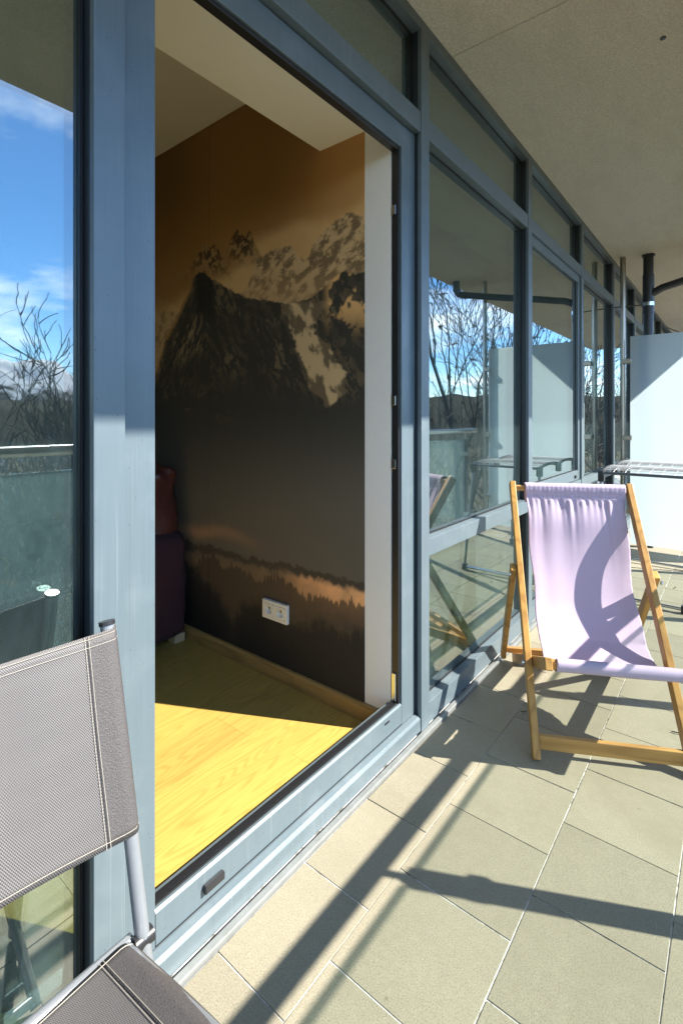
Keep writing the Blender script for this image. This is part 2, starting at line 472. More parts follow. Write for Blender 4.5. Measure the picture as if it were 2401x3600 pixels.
slab = MB().box(-0.06, EDGE - 0.02, YA, YB, -0.30, -0.0024).build('balcony_floor', M['grout'])
tag(slab, kind='structure')
cols_x = [(0.024, 0.2375), (0.2395, 0.5435), (0.5465, 0.837), (0.840, 1.138), (1.141, 1.44)]
PER = 0.2963
tile_mesh = {}
def tile_obj(cx0, cx1, y0, y1):
    g = 0.0016
    key = (round(cx1 - cx0, 4), round(y1 - y0, 3))
    if key not in tile_mesh:
        w, l = cx1 - cx0, y1 - y0
        mb = MB().box(-w/2 + 0.0, w/2, -l/2 + g, l/2 - g, -0.0023, 0.0)
        o = mb.build('tile', M['tile'], slab, bevel=0.0011, seg=2)
        tile_mesh[key] = o.data
    else:
        o = bpy.data.objects.new('tile', tile_mesh[key]); col.objects.link(o); o.parent = slab
    o.location = ((cx0 + cx1)/2 + random.uniform(-.0006, .0006), (y0 + y1)/2 + random.uniform(-.0006, .0006), random.uniform(-0.0003, 0.0006))
    o.rotation_euler = (random.uniform(-.0006, .0006), random.uniform(-.0006, .0006), random.uniform(-.0015, .0015))
ORGZ = 0
for ci, (a, b) in enumerate(cols_x):
    start = (0.7235 if ci % 2 == 0 else 0.871) - PER * 6
    y = start
    while y < 9.0:
        tile_obj(a, b, y, y + PER)
        y += PER

# soffit
sof = MB()
joint = 1.978
for (y0, y1) in ((YA, joint - 0.0018), (joint + 0.0018, YB)):
    sof.box(-0.03, EDGE, y0, y1, SOF, SOF + 0.02)
sof.box(-0.03, EDGE - 0.004, YA, YB, SOF + 0.0205, SOF + 0.30)
ceil = sof.build('balcony_ceiling', M['stucco'])
tag(ceil, kind='structure')
vent = MB().tube([(0.721, 2.414, SOF - 0.004), (0.721, 2.414, SOF + 0.01)], 0.011, 12).build('drip_hole', M['dark_gasket'], ceil)

# ------------------------------------------------------------------ rooms behind the glass
def struct(name, mb, mat, parent=None, **kw):
    o = mb.build(name, mat, parent, **kw)
    if not parent: tag(o, kind='structure')
    return o
BACK = -4.2
rf = struct('room_floor', MB().box(BACK, -0.085, YA, 1.597, -0.3, RZ - 0.012), M['dark_gasket'])
plank_mesh = {}
pw = 0.19; pl = 1.29
i = 0; x = -0.087
while x > BACK:
    y = YA + (0.37 * i * 1.7) % pl - pl
    while y < 1.596:
        a, b = max(y, YA), min(y + pl, 1.594)
        if b - a > 0.02:
            l = b - a
            key = round(l, 3)
            if key not in plank_mesh:
                o = MB().box(-pw/2 + .0004, pw/2 - .0004, -l/2 + .0004, l/2 - .0004, -0.011, 0.0).build('plank', M['oak_floor'], rf)
                plank_mesh[key] = o.data
            else:
                o = bpy.data.objects.new('plank', plank_mesh[key]); col.objects.link(o); o.parent = rf
            o.location = (x - pw/2, (a + b)/2, RZ)
        y += pl
    x -= pw; i += 1
struct('room_floor_neighbour', MB().box(BACK, -0.085, 1.711, YB, -0.3, RZ - 0.004), M['oak_floor'])
# partition carrying the mural
struct('room_wall_partition', MB().box(BACK, -0.068, 1.597, 1.71, -0.3, 2.82), M['white_paint'])
struct('room_wall_back', MB().box(BACK - 0.1, BACK, YA, YB, -0.3, 2.82), M['room_paint'])
struct('room_wall_side', MB().box(BACK, -0.09, YA - 0.1, YA, -0.3, 2.82), M['room_paint'])
struct('room_wall_end', MB().box(BACK, -0.09, YB, YB + 0.1, -0.3, 2.82), M['room_paint'])
struct('room_wall_divider', MB().box(BACK, -0.09, 5.47, 5.57, -0.3, 2.82), M['room_paint'])
struct('room_ceiling', MB().box(BACK, -0.424, YA, YB, 2.752, 2.83), M['ceiling_paint'])
struct('room_ceiling_beam', MB().box(-0.422, -0.075, YA, YB, 2.364, 2.82), M['cream_paint'])

# skirting boards
for k, (a, b) in enumerate(((-0.5645, -0.085), (BACK + 0.01, -0.567))):
    s = MB()
    prof = [(1.596, RZ + .001), (1.579, RZ + .001), (1.579, RZ + 0.054), (1.585, RZ + 0.064), (1.596, RZ + 0.066)]
    n = len(prof)
    s.v = [(a, y, z) for y, z in prof] + [(b, y, z) for y, z in prof]
    for q in range(n): s.f.append((q, (q+1) % n, n + (q+1) % n, n + q)); s.m.append(0)
    s.f.append(tuple(range(n))); s.f.append(tuple(range(n, 2*n))); s.m += [0, 0]
    o = s.build('skirting_board', M['oak_skirting'], at=((a+b)/2, 1.585, RZ))
    tag(o, ('short oak skirting board between the floor joint and the balcony door',
            'long oak skirting board under the mural running back to the armchair')[k], 'skirting board', 'oak skirting boards')

# ------------------------------------------------------------------ the mural
def vnoise(x, y, seed=0):
    xi = np.floor(x).astype(np.int64); yi = np.floor(y).astype(np.int64)
    fx = x - xi; fy = y - yi; fx = fx*fx*(3-2*fx); fy = fy*fy*(3-2*fy)
    def h(a, b):
        n = (a * 374761393 + b * 668265263 + seed * 1442695041) & 0xFFFFFFFF
        n = ((n ^ (n >> 13)) * 1274126177) & 0xFFFFFFFF
        return ((n ^ (n >> 16)) & 0xFFFF) / 65535.0
    return (h(xi, yi)*(1-fx) + h(xi+1, yi)*fx)*(1-fy) + (h(xi, yi+1)*(1-fx) + h(xi+1, yi+1)*fx)*fy
def fbm(x, y, o=5, seed=0, g=0.55):
    s = 0; a = 1; tot = 0
    for k in range(o):
        s = s + a*vnoise(x, y, seed + k*13); tot += a; a *= g; x = x*2.03 + 7.1; y = y*2.03 + 3.7
    return s / tot
def sm(e0, e1, x):
    q = np.clip((x - e0) / (e1 - e0), 0, 1); return q*q*(3-2*q)
def lerp(a, b, q): return a + (b - a) * q[..., None]
def srgb(r, g, b):
    c = np.array([r, g, b], float) / 255
    return np.where(c <= 0.04045, c/12.92, ((c + 0.055)/1.055)**2.4)
def poly(u, pts):
    xs = [p[0] for p in pts]; ys = [p[1] for p in pts]
    return np.interp(u, xs, ys)
TH = math.atan(1400/1755.0)
def mural_colour(X, Z):
    """print as a function of the place on the wall; the picture was laid out on a 0..1568 x 0..2351 sheet"""
    dx = X - CAMX; dy = 1.594
    dep = -dx*0 + (dx * -math.sin(TH) + dy * math.cos(TH)); rt = dx * math.cos(TH) + dy * math.sin(TH)
    u = (1200.5 + 1755*rt/dep) / 1.5313; v = (1468 - 1755*(Z - CAMH)/dep) / 1.5313
    f1 = fbm(X*3.0, Z*3.0, 6, 1); f2 = fbm(X*14, Z*14, 5, 5); f3 = fbm(X*40, Z*40, 4, 9)
    # sky
    c = lerp(srgb(118, 78, 24)[None, :]*np.ones(X.shape+(1,)), srgb(160, 110, 48), sm(600, 860, u)*0.8 + sm(420, 560, v)*0.25)
    c = lerp(c, srgb(90, 60, 17), sm(520, 380, u)*sm(700, 400, v)*0.8)
    # cloud bank behind the peaks
    cl = poly(u, [(360, 690), (430, 650), (500, 600), (580, 545), (700, 500), (845, 440)]) + (f1 - .5)*90
    c = lerp(c, srgb(176, 132, 74), sm(-10, 45, v - cl) * (0.65 + 0.35*f1))
    # far needles
    for (cx, top, w) in ((472, 560, 30), (492, 556, 22), (545, 524, 20), (556, 530, 18), (572, 527, 17)):
        edge = top + np.abs(u - cx) * 1.9*20/w + (f2 - .5)*34
        k = sm(0, 5, v - edge) * sm(95, 15, v - top)
        c = lerp(c, lerp(srgb(58, 42, 22)*np.ones_like(c), srgb(130, 94, 50), (f3 > .52)*1.0), k*0.9)
    # snowy range
    rg = poly(u, [(360, 720), (450, 690), (560, 668), (590, 596), (625, 575), (665, 560), (700, 590), (735, 530), (775, 500), (805, 484), (825, 488), (850, 478)]) + (f2 - .5)*34
    k = sm(0, 7, v - rg)
    rock = fbm(X*22 + Z*8, Z*30 - X*12, 5, 21, .7)
    snow = lerp(srgb(92, 70, 44)*np.ones_like(c), srgb(166, 130, 84), sm(.38, .62, rock))
    snow = lerp(snow, srgb(150, 112, 66), sm(590, 700, v)*0.5)
    c = lerp(c, snow, k*0.92)
    # main peak
    pk = poly(u, [(355, 860), (380, 775), (410, 715), (430, 668), (448, 628), (458, 619), (470, 626), (500, 646), (530, 664), (560, 680), (600, 687), (650, 694), (690, 688), (720, 676), (745, 656), (765, 634), (790, 622), (815, 626), (850, 616)]) + (f3 - .5)*12
    k = sm(0, 4, v - pk)
    st = fbm(X*44 + Z*30, Z*16 - X*14, 5, 33, .68)              # streaks falling to the right
    st2 = fbm(X*42 - Z*28, Z*16 + X*14, 5, 39, .68)
    left = sm(475, 455, u)
    dark = srgb(46, 41, 34)*np.ones_like(c)
    tex = np.where(u < 462 + (v - 620)*0.10, st2, st)
    amt = sm(.50, .57, tex) * sm(950, 820, v) * np.clip(0.55 + .45*np.sin(f1*9), 0, 1)
    body = lerp(dark, srgb(122, 99, 66), amt*0.8)
    # sheer dark face below the summit
    face = sm(30, 12, np.abs(u - 468 - (v - 640)*0.08)) * sm(760, 690, v)
    body = lerp(body, srgb(28, 25, 20), face*0.9)
    # lit left edge
    body = lerp(body, srgb(140, 98, 48), sm(26, 0, v - pk - 2)*sm(452, 430, u)*sm(.42, .55, f2))
    # glacier on the right
    gl_l = poly(v, [(680, 640), (720, 655), (760, 662), (800, 672), (850, 700), (900, 722), (930, 738), (940, 760)]) + (f2 - .5)*55
    gl_r = poly(v, [(680, 770), (705, 748), (730, 735), (765, 728), (790, 760), (830, 775), (870, 800), (900, 800), (930, 765), (940, 762)]) + (f2 - .5)*42
    g = sm(0, 8, u - gl_l) * sm(0, 8, gl_r - u) * sm(684, 700, v) * sm(942, 928, v)
    body = lerp(body, lerp(srgb(92, 74, 50)*np.ones_like(c), srgb(168, 136, 92), sm(.40, .56, fbm(X*20 + Z*10, Z*12 - X*6, 5, 51))), g)
    # sunlit crags top right
    cr_ = sm(735, 770, u) * sm(790, 690, v) * sm(.47, .56, fbm(X*15, Z*15, 5, 61))
    body = lerp(body, srgb(196, 142, 72), cr_*0.85)
    c = lerp(c, body, k)
    # mist and forest fall
    low = lerp(srgb(48, 44, 37)*np.ones_like(c), srgb(80, 71, 60), sm(930, 1190, v))
    speck = sm(.62, .72, f2)*sm(1000, 880, v)*sm(600, 480, u)*0.5
    low = lerp(low, srgb(96, 82, 52), speck)
    c = lerp(c, low, sm(870, 960, v + (f1 - .5)*90 - sm(640, 760, u)*45*sm(960, 900, v)))
    # mist bands
    b1 = poly(u, [(360, 1205), (450, 1222), (520, 1232), (600, 1262), (845, 1330)])
    c = lerp(c, srgb(138, 98, 64), np.exp(-((v - b1 + 5 + (f1-.5)*30)/15)**2) * sm(640, 450, u)*0.75)
    rid = poly(u, [(360, 1228), (450, 1246), (500, 1256), (600, 1280), (700, 1300), (845, 1338)]) + (f3 - .5)*20 + (f2-.5)*14
    c = lerp(c, srgb(54, 45, 36), sm(0, 8, v - rid)*sm(34, 12, v - rid)*0.9)
    mist = sm(14, 34, v - rid)
    mc = lerp(srgb(92, 72, 52)*np.ones_like(c), srgb(206, 142, 84), sm(560, 800, u)*sm(.30, .62, f1)*sm(120, 30, v - rid)*0.95)
    c = lerp(c, mc, mist)
    sp = np.abs(((X*31 + vnoise(X*9, X*0+2, 3)*3) % 1.0) - .5)*2      # tree spikes
    sp2 = np.abs(((X*57 + vnoise(X*13, X*0+5, 8)*3) % 1.0) - .5)*2
    tr0 = poly(u, [(360, 1280), (450, 1290), (520, 1322), (600, 1345), (700, 1362), (845, 1400)])
    ir = vnoise(X*38, X*0 + 9, 15)**1.6
    t1 = tr0 + (fbm(X*6, X*0, 3, 71) - .5)*70 + (sp*18 + sp2*12)*(0.25 + 1.3*ir) - 26*ir + (f3 - .5)*10
    c = lerp(c, srgb(56, 45, 34), sm(0, 6, v - t1 + 12)*0.8)
    t2 = tr0 + 38 + (fbm(X*5, X*0 + 4, 3, 77) - .5)*90 + sp2*22*(0.2 + ir) + (f2 - .5)*40 - sm(520, 440, u)*45
    c = lerp(c, srgb(34, 30, 26), sm(0, 46, v - t2 + (f3 - .5)*30))
    c = lerp(c, srgb(14, 13, 13), sm(10, 130, v - t2)*sm(900, 480, u))
    g_ = (c @ np.array([.3, .55, .15]))[..., None]
    return (c*0.84 + g_*0.16)*np.array([.97, 1.02, 1.0]) + 0.006
MURAL_GAIN = 1.75
MZ0 = RZ + 0.067
mur = empty('wall_mural', (-0.9, 1.597, MZ0), 'dark brown photo mural of snowy mountain peaks and misty forest on the room wall', 'mural')
for (xa, xb) in ((-2.6, -1.1845), (-1.1815, -0.190)):
    vis = max(xa, -1.82)
    nx = int((xb - vis)/0.0035) + 1; nz = int((2.750 - MZ0)/0.0035) + 1
    xs = np.linspace(vis, xb, nx)
    if xa < vis: xs = np.concatenate([np.linspace(xa, vis - 0.05, 10), xs]); nx = len(xs)
    zs = np.linspace(MZ0, 2.750, nz)
    X, Z = np.meshgrid(xs, zs)
    C3 = np.clip(mural_colour(X, Z) * MURAL_GAIN, 0, 0.9)
    me = bpy.data.meshes.new('mural_panel')
    V = np.stack([X + 0.9, np.full_like(X, -0.003), Z - MZ0], -1).reshape(-1, 3)
    idx = np.arange(nx*nz).reshape(nz, nx)
    F = np.stack([idx[:-1, :-1], idx[:-1, 1:], idx[1:, 1:], idx[1:, :-1]], -1).reshape(-1, 4)
    # rim down to the wall so that the sheet has thickness
    rim = np.concatenate([idx[0, :], idx[1:, -1], idx[-1, -2::-1], idx[-2:0:-1, 0]])
    RV = V[rim].copy(); RV[:, 1] = 0.0
    base = len(V); m = len(rim)
    RF = np.array([[rim[(q+1) % m], rim[q], base + q, base + (q+1) % m] for q in range(m)])
    V = np.concatenate([V, RV]); F = np.concatenate([F, RF])
    me.from_pydata(V.tolist(), [], F.tolist())
    ca = me.color_attributes.new('print', 'FLOAT_COLOR', 'POINT')
    CC = np.ones((len(V), 4), np.float32); CC[:base, :3] = C3.reshape(-1, 3); CC[base:, :3] = C3.reshape(-1, 3)[rim]
    ca.data.foreach_set('color', CC.ravel())
    me.materials.append(M['mural_print'])
    o = bpy.data.objects.new('mural_panel', me); col.objects.link(o); o.parent = mur

# double socket on the mural
sk = empty('double_socket', (-0.612, 1.526, 0.35), 'white double power socket on the dark mural', 'socket')
cf = MB()
for (a, b, z0_, z1_) in ((-0.688, -0.536, 0.350, 0.3635), (-0.688, -0.536, 0.4175, 0.431), (-0.688, -0.6745, 0.3636, 0.4174), (-0.6205, -0.6035, 0.3636, 0.4174), (-0.5495, -0.536, 0.3636, 0.4174)):
    cf.box(a, b, 1.512, 1.527, z0_, z1_)
cf.build('cover_frame', M['white_plastic'], sk, bevel=0.0012, seg=2)
for cx in (-0.6475, -0.5765):
    ins = MB()
    zc = 0.3905; n = 28; r1, r2, dpt = 0.0195, 0.0185, 0.0
    # raised square with a sunk round well
    sq = []
    for k in range(n):
        an = 2*math.pi*k/n; q = max(abs(math.cos(an)), abs(math.sin(an)))
        sq.append((cx + 0.0265*math.cos(an)/q, zc + 0.0265*math.sin(an)/q))
    b = len(ins.v)
    ins.v += [(x, 1.5128, z) for x, z in sq]
    ins.v += [(x, 1.5105, z) for x, z in sq]
    ins.v += [(cx + r1*math.cos(2*math.pi*k/n), 1.5105, zc + r1*math.sin(2*math.pi*k/n)) for k in range(n)]
    ins.v += [(cx + r2*math.cos(2*math.pi*k/n), 1.5268, zc + r2*math.sin(2*math.pi*k/n)) for k in range(n)]
    for lay in range(3):
        for k in range(n):
            k2 = (k+1) % n
            ins.f.append((b+lay*n+k, b+lay*n+k2, b+(lay+1)*n+k2, b+(lay+1)*n+k)); ins.m.append(0)
    ins.f.append(tuple(b+3*n+k for k in range(n))); ins.m.append(0)
    io = ins.build('socket_insert', M['white_plastic'], sk)
    MB().tube([(cx, 1.5265, zc + 0.010), (cx, 1.512, zc + 0.010)], 0.0026, 8).build('earth_pin', M['brass'], io)
    for sx in (-0.0095, 0.0095):
        MB().tube([(cx + sx, 1.5266, zc - 0.001), (cx + sx, 1.5255, zc - 0.001)], 0.0028, 8).build('pin_hole', M['dark_gasket'], io)

sk.location = (-0.682, 1.592, 0.3135)
sk.scale = (1.043, 1.043, 1.043)

# ------------------------------------------------------------------ armchair behind the door
arm = empty('armchair', (-1.6, 1.15, 0.09), 'maroon leather and dark velvet armchair against the mural wall', 'armchair')
def pillow(x0, x1, y0, y1, z0, z1, r, name, mat, wr=0.0, seed=0):
    mb = MB().box(x0, x1, y0, y1, z0, z1)
    o = mb.build(name, mat, arm, bevel=r, seg=5, smooth=True)
    if wr:
        bm = bmesh.new(); bm.from_mesh(o.data)
        bmesh.ops.subdivide_edges(bm, edges=bm.edges[:], cuts=4, use_grid_fill=True)
        for vv in bm.verts:
            s = math.sin(vv.co.x*46 + 2.2*math.sin(vv.co.z*20 + seed) + vv.co.y*22) + .6*math.sin(vv.co.z*60 + vv.co.y*70)
            vv.co += vv.normal * wr * s
        bm.to_mesh(o.data); bm.free()
        for p in o.data.polygons: p.use_smooth = True
    return o
pillow(-1.40, -1.20, 0.72, 1.495, 0.09 + 0.035, 0.665, 0.075, 'arm_rest', M['velvet'], 0.005, 1)
pillow(-2.10, -1.90, 0.72, 1.495, 0.09 + 0.035, 0.665, 0.075, 'arm_rest', M['velvet'], 0.005, 2)
pillow(-1.90, -1.40, 0.70, 1.30, 0.09 + 0.05, 0.50, 0.06, 'seat', M['leather'], 0.004, 3)
bk = pillow(-1.92, -1.36, 1.22, 1.45, 0.45, 0.985, 0.08, 'backrest', M['leather'], 0.006, 4)
pillow(-1.40, -1.245, 1.22, 1.47, 0.55, 0.998, 0.074, 'back_roll', M['leather'], 0.010, 5)
for fx in (-1.28, -2.02):
    for fy in (0.78, 1.46):
        MB().box(fx - .03, fx + .03, fy - .03, fy + .03, 0.09 + 0.001, 0.09 + 0.045).build('foot', M['pale_wood'], arm, bevel=.003)

arm.location = (-1.712, 1.205, RZ)
arm.scale = (1.045, 1.045, 1.045)

# ------------------------------------------------------------------ glazed facade
PITCH = 1.257; Y0 = 0.482; MW = 0.0315
def my(k): return Y0 + PITCH * k
GX0, GX1 = -0.066, -0.044           # insulating glass unit
TR0, TR1 = 2.345, 2.425             # transom
MR0, MR1 = 0.682, 0.752             # middle rail
fac = empty('glazed_facade', (0, 0, 0), 'blue grey aluminium framed glass facade along the balcony', 'facade')
AL = M['aluminium']
K0, K1 = -2, 9
MB().box(0.0005, 0.022, YA, YB, -0.006, 0.014).build('base_flashing', M['zinc_flashing'], fac, bevel=0.003)
MB().box(-0.09, 0.0, YA, YB, 2.748, SOF - 0.001).build('top_rail', AL, fac, bevel=0.002)
for k in range(K0, K1 + 1):
    y = my(k)
    mu = MB().box(-0.016, 0.001, y - MW, y + MW, -0.004, SOF - 0.003).build('mullion', AL, fac, bevel=0.0016)
    MB().box(-0.085, -0.0164, y - MW + .0016, y + MW - .0016, -0.004, SOF - 0.003).build('mullion_core', M['mullion_core'], mu)
def gasket_frame(y0, y1, z0, z1, x=-0.041, w=0.007):
    g = MB()
    g.box(GX0 - .002, x, y0, y0 + w, z0, z1); g.box(GX0 - .002, x, y1 - w, y1, z0, z1)
    g.box(GX0 - .002, x, y0 + w, y1 - w, z0, z0 + w); g.box(GX0 - .002, x, y0 + w, y1 - w, z1 - w, z1)
    return g
def pane(y0, y1, z0, z1, parent=fac, dx=0.0):
    y0 += .0005; y1 -= .0005
    p = MB().box(GX0 + dx, GX1 + dx, y0 + .004, y1 - .004, z0 + .004, z1 - .004).build('pane', M['window_glass'], parent)
    p.rotation_euler = (0, 0, 0)
    gasket_frame(y0, y1, z0, z1, -0.041 + dx).build('gasket', M['dark_gasket'], parent)
def rail(name, y0, y1, z0, z1, x0=-0.085, x1=-0.002, parent=fac):
    return MB().box(x0, x1, y0 + .0006, y1 - .0006, z0, z1).build(name, AL, parent, bevel=0.002)
for k in range(K0, K1):
    a, b = my(k) + MW, my(k + 1) - MW
    # clerestory
    rail('transom', a, b, TR0, TR1)
    pane(a, b, TR1, 2.748)
    if k == 0: continue
    rail('bottom_rail', a, b, 0.016, 0.098)
    rail('middle_rail', a, b, MR0, MR1)
    pane(a, b, 0.098, MR0)
    if k == 2:
        sash = MB()
        f = 0.052
        sash.box(-0.080, -0.014, a + .004, a + f, MR1 + .003, TR0 - .003)
        sash.box(-0.080, -0.014, b - f, b - .004, MR1 + .003, TR0 - .003)
        sash.box(-0.080, -0.0141, a + f + .0004, b - f - .0004, MR1 + .003, MR1 + 0.075)
        sash.box(-0.080, -0.0141, a + f + .0004, b - f - .0004, TR0 - 0.06, TR0 - .003)
        so_ = sash.build('window_sash', AL, fac, bevel=0.002)
        pane(a + f, b - f, MR1 + 0.075, TR0 - 0.06, so_, 0.012)
        MB().box(-0.0141, -0.004, b - 0.16, b - 0.125, MR1 + 0.022, MR1 + 0.044).build('drain_cap', M['black_plastic'], so_, bevel=0.002)
    else:
        pane(a, b, MR1, TR0)

# ------------------------------------------------------------------ open balcony door
da, db = my(0) + MW, my(1) - MW         # clear between mullions
door = empty('balcony_door', (-0.03, (da + db)/2, 0.0), 'open blue grey aluminium balcony door frame leading to the mural room', 'door')
DX = -0.028; DB_ = -0.066
HZ = 2.255
JL = da + 0.083; JR = db - 0.098
MB().box(DB_, DX, da + .0008, JL, 0.078, TR0 - .004).build('door_jamb', AL, door, bevel=0.002)
MB().box(DB_, DX, JR, db - .0008, 0.078, TR0 - .004).build('door_jamb', AL, door, bevel=0.002)
MB().box(DB_, DX - .0004, JL + .0006, JR - .0006, HZ, TR0 - .004).build('door_head', AL, door, bevel=0.002)
# threshold: frame member, its grooves, and the sill below
MB().prism([(-0.084, 0.03), (-0.08, 0.082), (DX, 0.082), (DX, 0.152), (DX - .006, 0.158), (-0.084, 0.150)], JL + .0006, JR - .0006).build('threshold', AL, door, bevel=0.0012, seg=1)
MB().prism([(-0.085, 0.015), (-0.004, 0.015), (-0.002, 0.018), (-0.003, 0.062), (-0.010, 0.071), (-0.026, 0.0765), (-0.085, 0.0765)], da + .001, db - .001).build('door_sill', AL, door, bevel=0.001, seg=1)
MB().box(-0.08, -0.0295, da + .002, db - .002, 0.0766, 0.0819).build('sill_gap', M['dark_gasket'], door)
g = MB()
for (x0, x1, h) in ((-0.046, -0.041, .0042), (-0.060, -0.053, .0065), (-0.0655, -0.0625, .003)):
    g.box(x0, x1, JL + .001, JR - .001, 0.150, 0.1575 + h)
    g.box(x0, x1, JR - h - .001, JR + .001, 0.152, HZ)
    g.box(x0, x1, JL + .001, JR - .001, HZ - h, HZ + .001)
    g.box(x0, x1, JL - .001, JL + h, 0.152, HZ)
g.build('gasket', M['dark_gasket'], door)
# dark rebate lining of the right jamb and head
MB().box(DB_ + .001, -0.036, JR - 0.011, JR - 0.0003, 0.158, HZ - .0065).build('rebate', M['black_plastic'], door, bevel=.001)
MB().box(DB_ + .001, -0.036, JL + 0.002, JR - 0.0135, HZ - 0.012, HZ - .0003).build('rebate', M['black_plastic'], door, bevel=.001)
for z in (2.02, 1.30, 1.06):
    MB().box(-0.064, -0.046, JR - 0.016, JR - 0.0108, z - 0.018, z + 0.018).build('strike_plate', M['chrome'], door, bevel=.001)
MB().box(-0.064, -0.046, JR - 0.017, JR - 0.0108, 0.165, 0.27).build('corner_hinge', M['chrome'], door, bevel=.002)
MB().box(DX + .0003, DX + 0.013, da + 0.205, da + 0.262, 0.108, 0.127).build('drain_cap', M['black_plastic'], door, bevel=0.003, seg=2)
MB().box(DX + .0003, DX + 0.003, JR - 0.115, JR - 0.088, 0.132, 0.137).build('drain_slot', M['dark_gasket'], door)

# ------------------------------------------------------------------ balcony railing
RX, RZT = 1.30, 1.09
rl = empty('balcony_railing', (RX, 3.0, 0), 'glass balcony railing with round steel handrail', 'railing')
MB().tube([(RX, YA, RZT), (RX, 5.40, RZT)], 0.025, 20).build('handrail', M['handrail_steel'], rl, smooth='auto')
posts = [0.535 + 1.148*k for k in range(-2, 5)]
for y in posts:
    MB().box(RX - 0.02, RX + 0.02, y - 0.028, y + 0.028, -0.30, 1.0).build('post', M['dark_tube'], rl, bevel=.002)
    MB().tube([(RX, y, 1.0005), (RX, y, RZT - 0.02)], 0.012, 12).build('handrail_stem', M['chrome'], rl, smooth='auto')
    for z in (0.18, 0.84):
        MB().box(RX - 0.028, RX + 0.012, y - 0.036, y + 0.036, z - .022, z + .022).build('glass_clamp', M['chrome'], rl, bevel=.004)
for a, b in zip(posts[:-1], posts[1:]):
    MB().box(RX - 0.010, RX - 0.0, a + 0.034, b - 0.034, 0.06, 1.0).build('glass_panel', M['dusty_glass'], rl)
    MB().box(RX - 0.0112, RX + 0.0012, a + 0.034, b - 0.034, 0.988, 1.0012).build('glass_edge', M['edge_glass'], rl)

# ------------------------------------------------------------------ privacy screen, posts, downpipe
PY = 5.40
for (x, y, lab) in ((0.081, 5.485, 'tall round steel post from floor to ceiling near the facade'),
                    (1.215, 5.465, 'tall round steel post from floor to ceiling at the railing')):
    p = MB().tube([(x, y, 0.004), (x, y, SOF - 0.001)], 0.0245, 20).build('steel_post', M['steel'], smooth='auto', at=(x, y, 0))
    tag(p, lab, 'post', 'steel posts of the privacy screen')
scr = empty('privacy_screen', (0.65, PY, 0.03), 'frosted glass privacy screen standing across the balcony', 'screen')
ps = MB()
x0, x1, z0, z1 = 0.155, 1.145, 0.045, 2.005
ps.box(x0, x1, PY, PY + 0.008, z0, z1)
ps.m = [1 if i != 2 else 0 for i in range(6)]      # face 2 looks to -Y: the etched side
ps.build('glass_sheet', [M['frosted'], M['clear_glass']], scr)
for (xa, xb) in ((0.095, 0.168), (1.13, 1.20)):
    for z in (0.35, 1.045, 1.775):
        MB().box(xa, xb, PY - 0.014, PY + 0.075, z - 0.022, z + 0.022).build('clamp', M['steel'], scr, bevel=.004)
dp = empty('downpipe', (0.28, 5.545, 0), 'black drain pipe with a branch rising to the soffit behind the frosted screen', 'pipe')
MB().tube([(0.285, 5.545, 0.003), (0.285, 5.545, 2.25)], 0.043, 24).build('pipe', M['black_pipe'], dp, smooth='auto')
MB().tube([(0.285, 5.545, 2.22), (0.285, 5.545, 2.60)], 0.049, 24).build('pipe_socket', M['black_pipe'], dp, smooth='auto')
MB().tube([(0.285, 5.545, 2.58), (0.285, 5.545, SOF - .001)], 0.044, 24).build('pipe', M['black_pipe'], dp, smooth='auto')
MB().tube([(0.285, 5.545, SOF - .016), (0.285, 5.545, SOF - .0015)], 0.055, 24).build('ceiling_collar', M['black_pipe'], dp, smooth='auto')
MB().tube([(0.285, 5.545, 2.40), (0.40, 5.535, 2.455), (1.40, 5.30, 2.63)], 0.036, 20).build('branch_pipe', M['black_pipe'], dp, smooth='auto')
MB().tube([(1.36, 5.31, 2.622), (1.45, 5.288, 2.645), (1.48, 5.28, 2.70), (1.48, 5.28, SOF - .001)], 0.041, 20).build('elbow', M['black_pipe'], dp, smooth='auto')
MB().tube([(0.285, 5.545, 2.30), (0.285, 5.545, 2.335)], 0.0505, 24).build('pipe_clip', M['chrome'], dp, smooth='auto')
MB().tube([(0.24, 5.545, 2.318), (-0.0, 5.50, 2.318)], 0.006, 8).build('wall_tie', M['black_pipe'], dp)

# ------------------------------------------------------------------ drying rack
dr = empty('drying_rack', (0.44, 4.4, 0), 'folding laundry drying rack with grey tube frame in front of the frosted screen', 'drying rack')
XL, XR, YF, YK = 0.185, 0.70, 3.99, 5.02
def rz(y):      # wavy side profile of the two wings
    q = (y - YF) / (YK - YF)
    w = abs(math.sin(q * 2 * math.pi))
    return 0.838 + 0.022 * w ** 0.6
ysr = [YF + (YK - YF) * i / 28 for i in range(29)]
for x in (XL, XR):
    MB().tube([(x, y, rz(y)) for y in ysr], 0.013, 10).build('side_rail', M['black_plastic'], dr, smooth='auto')
    for y in (YF, (YF + YK)/2, YK):
        MB().box(x - 0.02, x + 0.02, y - 0.026, y + 0.026, 0.775, 0.853).build('corner_joint', M['black_plastic'], dr, bevel=.008, smooth='auto')
for y in (YF, (YF+YK)/2 - 0.02, (YF+YK)/2 + 0.02, YK):
    MB().tube([(XL, y, 0.838), (XR, y, 0.838)], 0.0105, 12).build('cross_tube', M['dark_tube'], dr, smooth='auto')
for i in range(1, 16):
    y = YF + (YK - YF) * i / 16
    if abs(y - (YF+YK)/2) < 0.03: continue
    MB().tube([(XL, y, rz(y) + .008), (XR, y, rz(y) + .008)], 0.0028, 6, caps=False).build('drying_wire', M['white_wire'], dr)
for i in range(1, 7):
    x = XL + (XR - XL) * i / 7
    MB().tube([(x, y, rz(y) + .003) for y in ysr[::2]], 0.0024, 6, caps=False).build('drying_wire', M['white_wire'], dr)
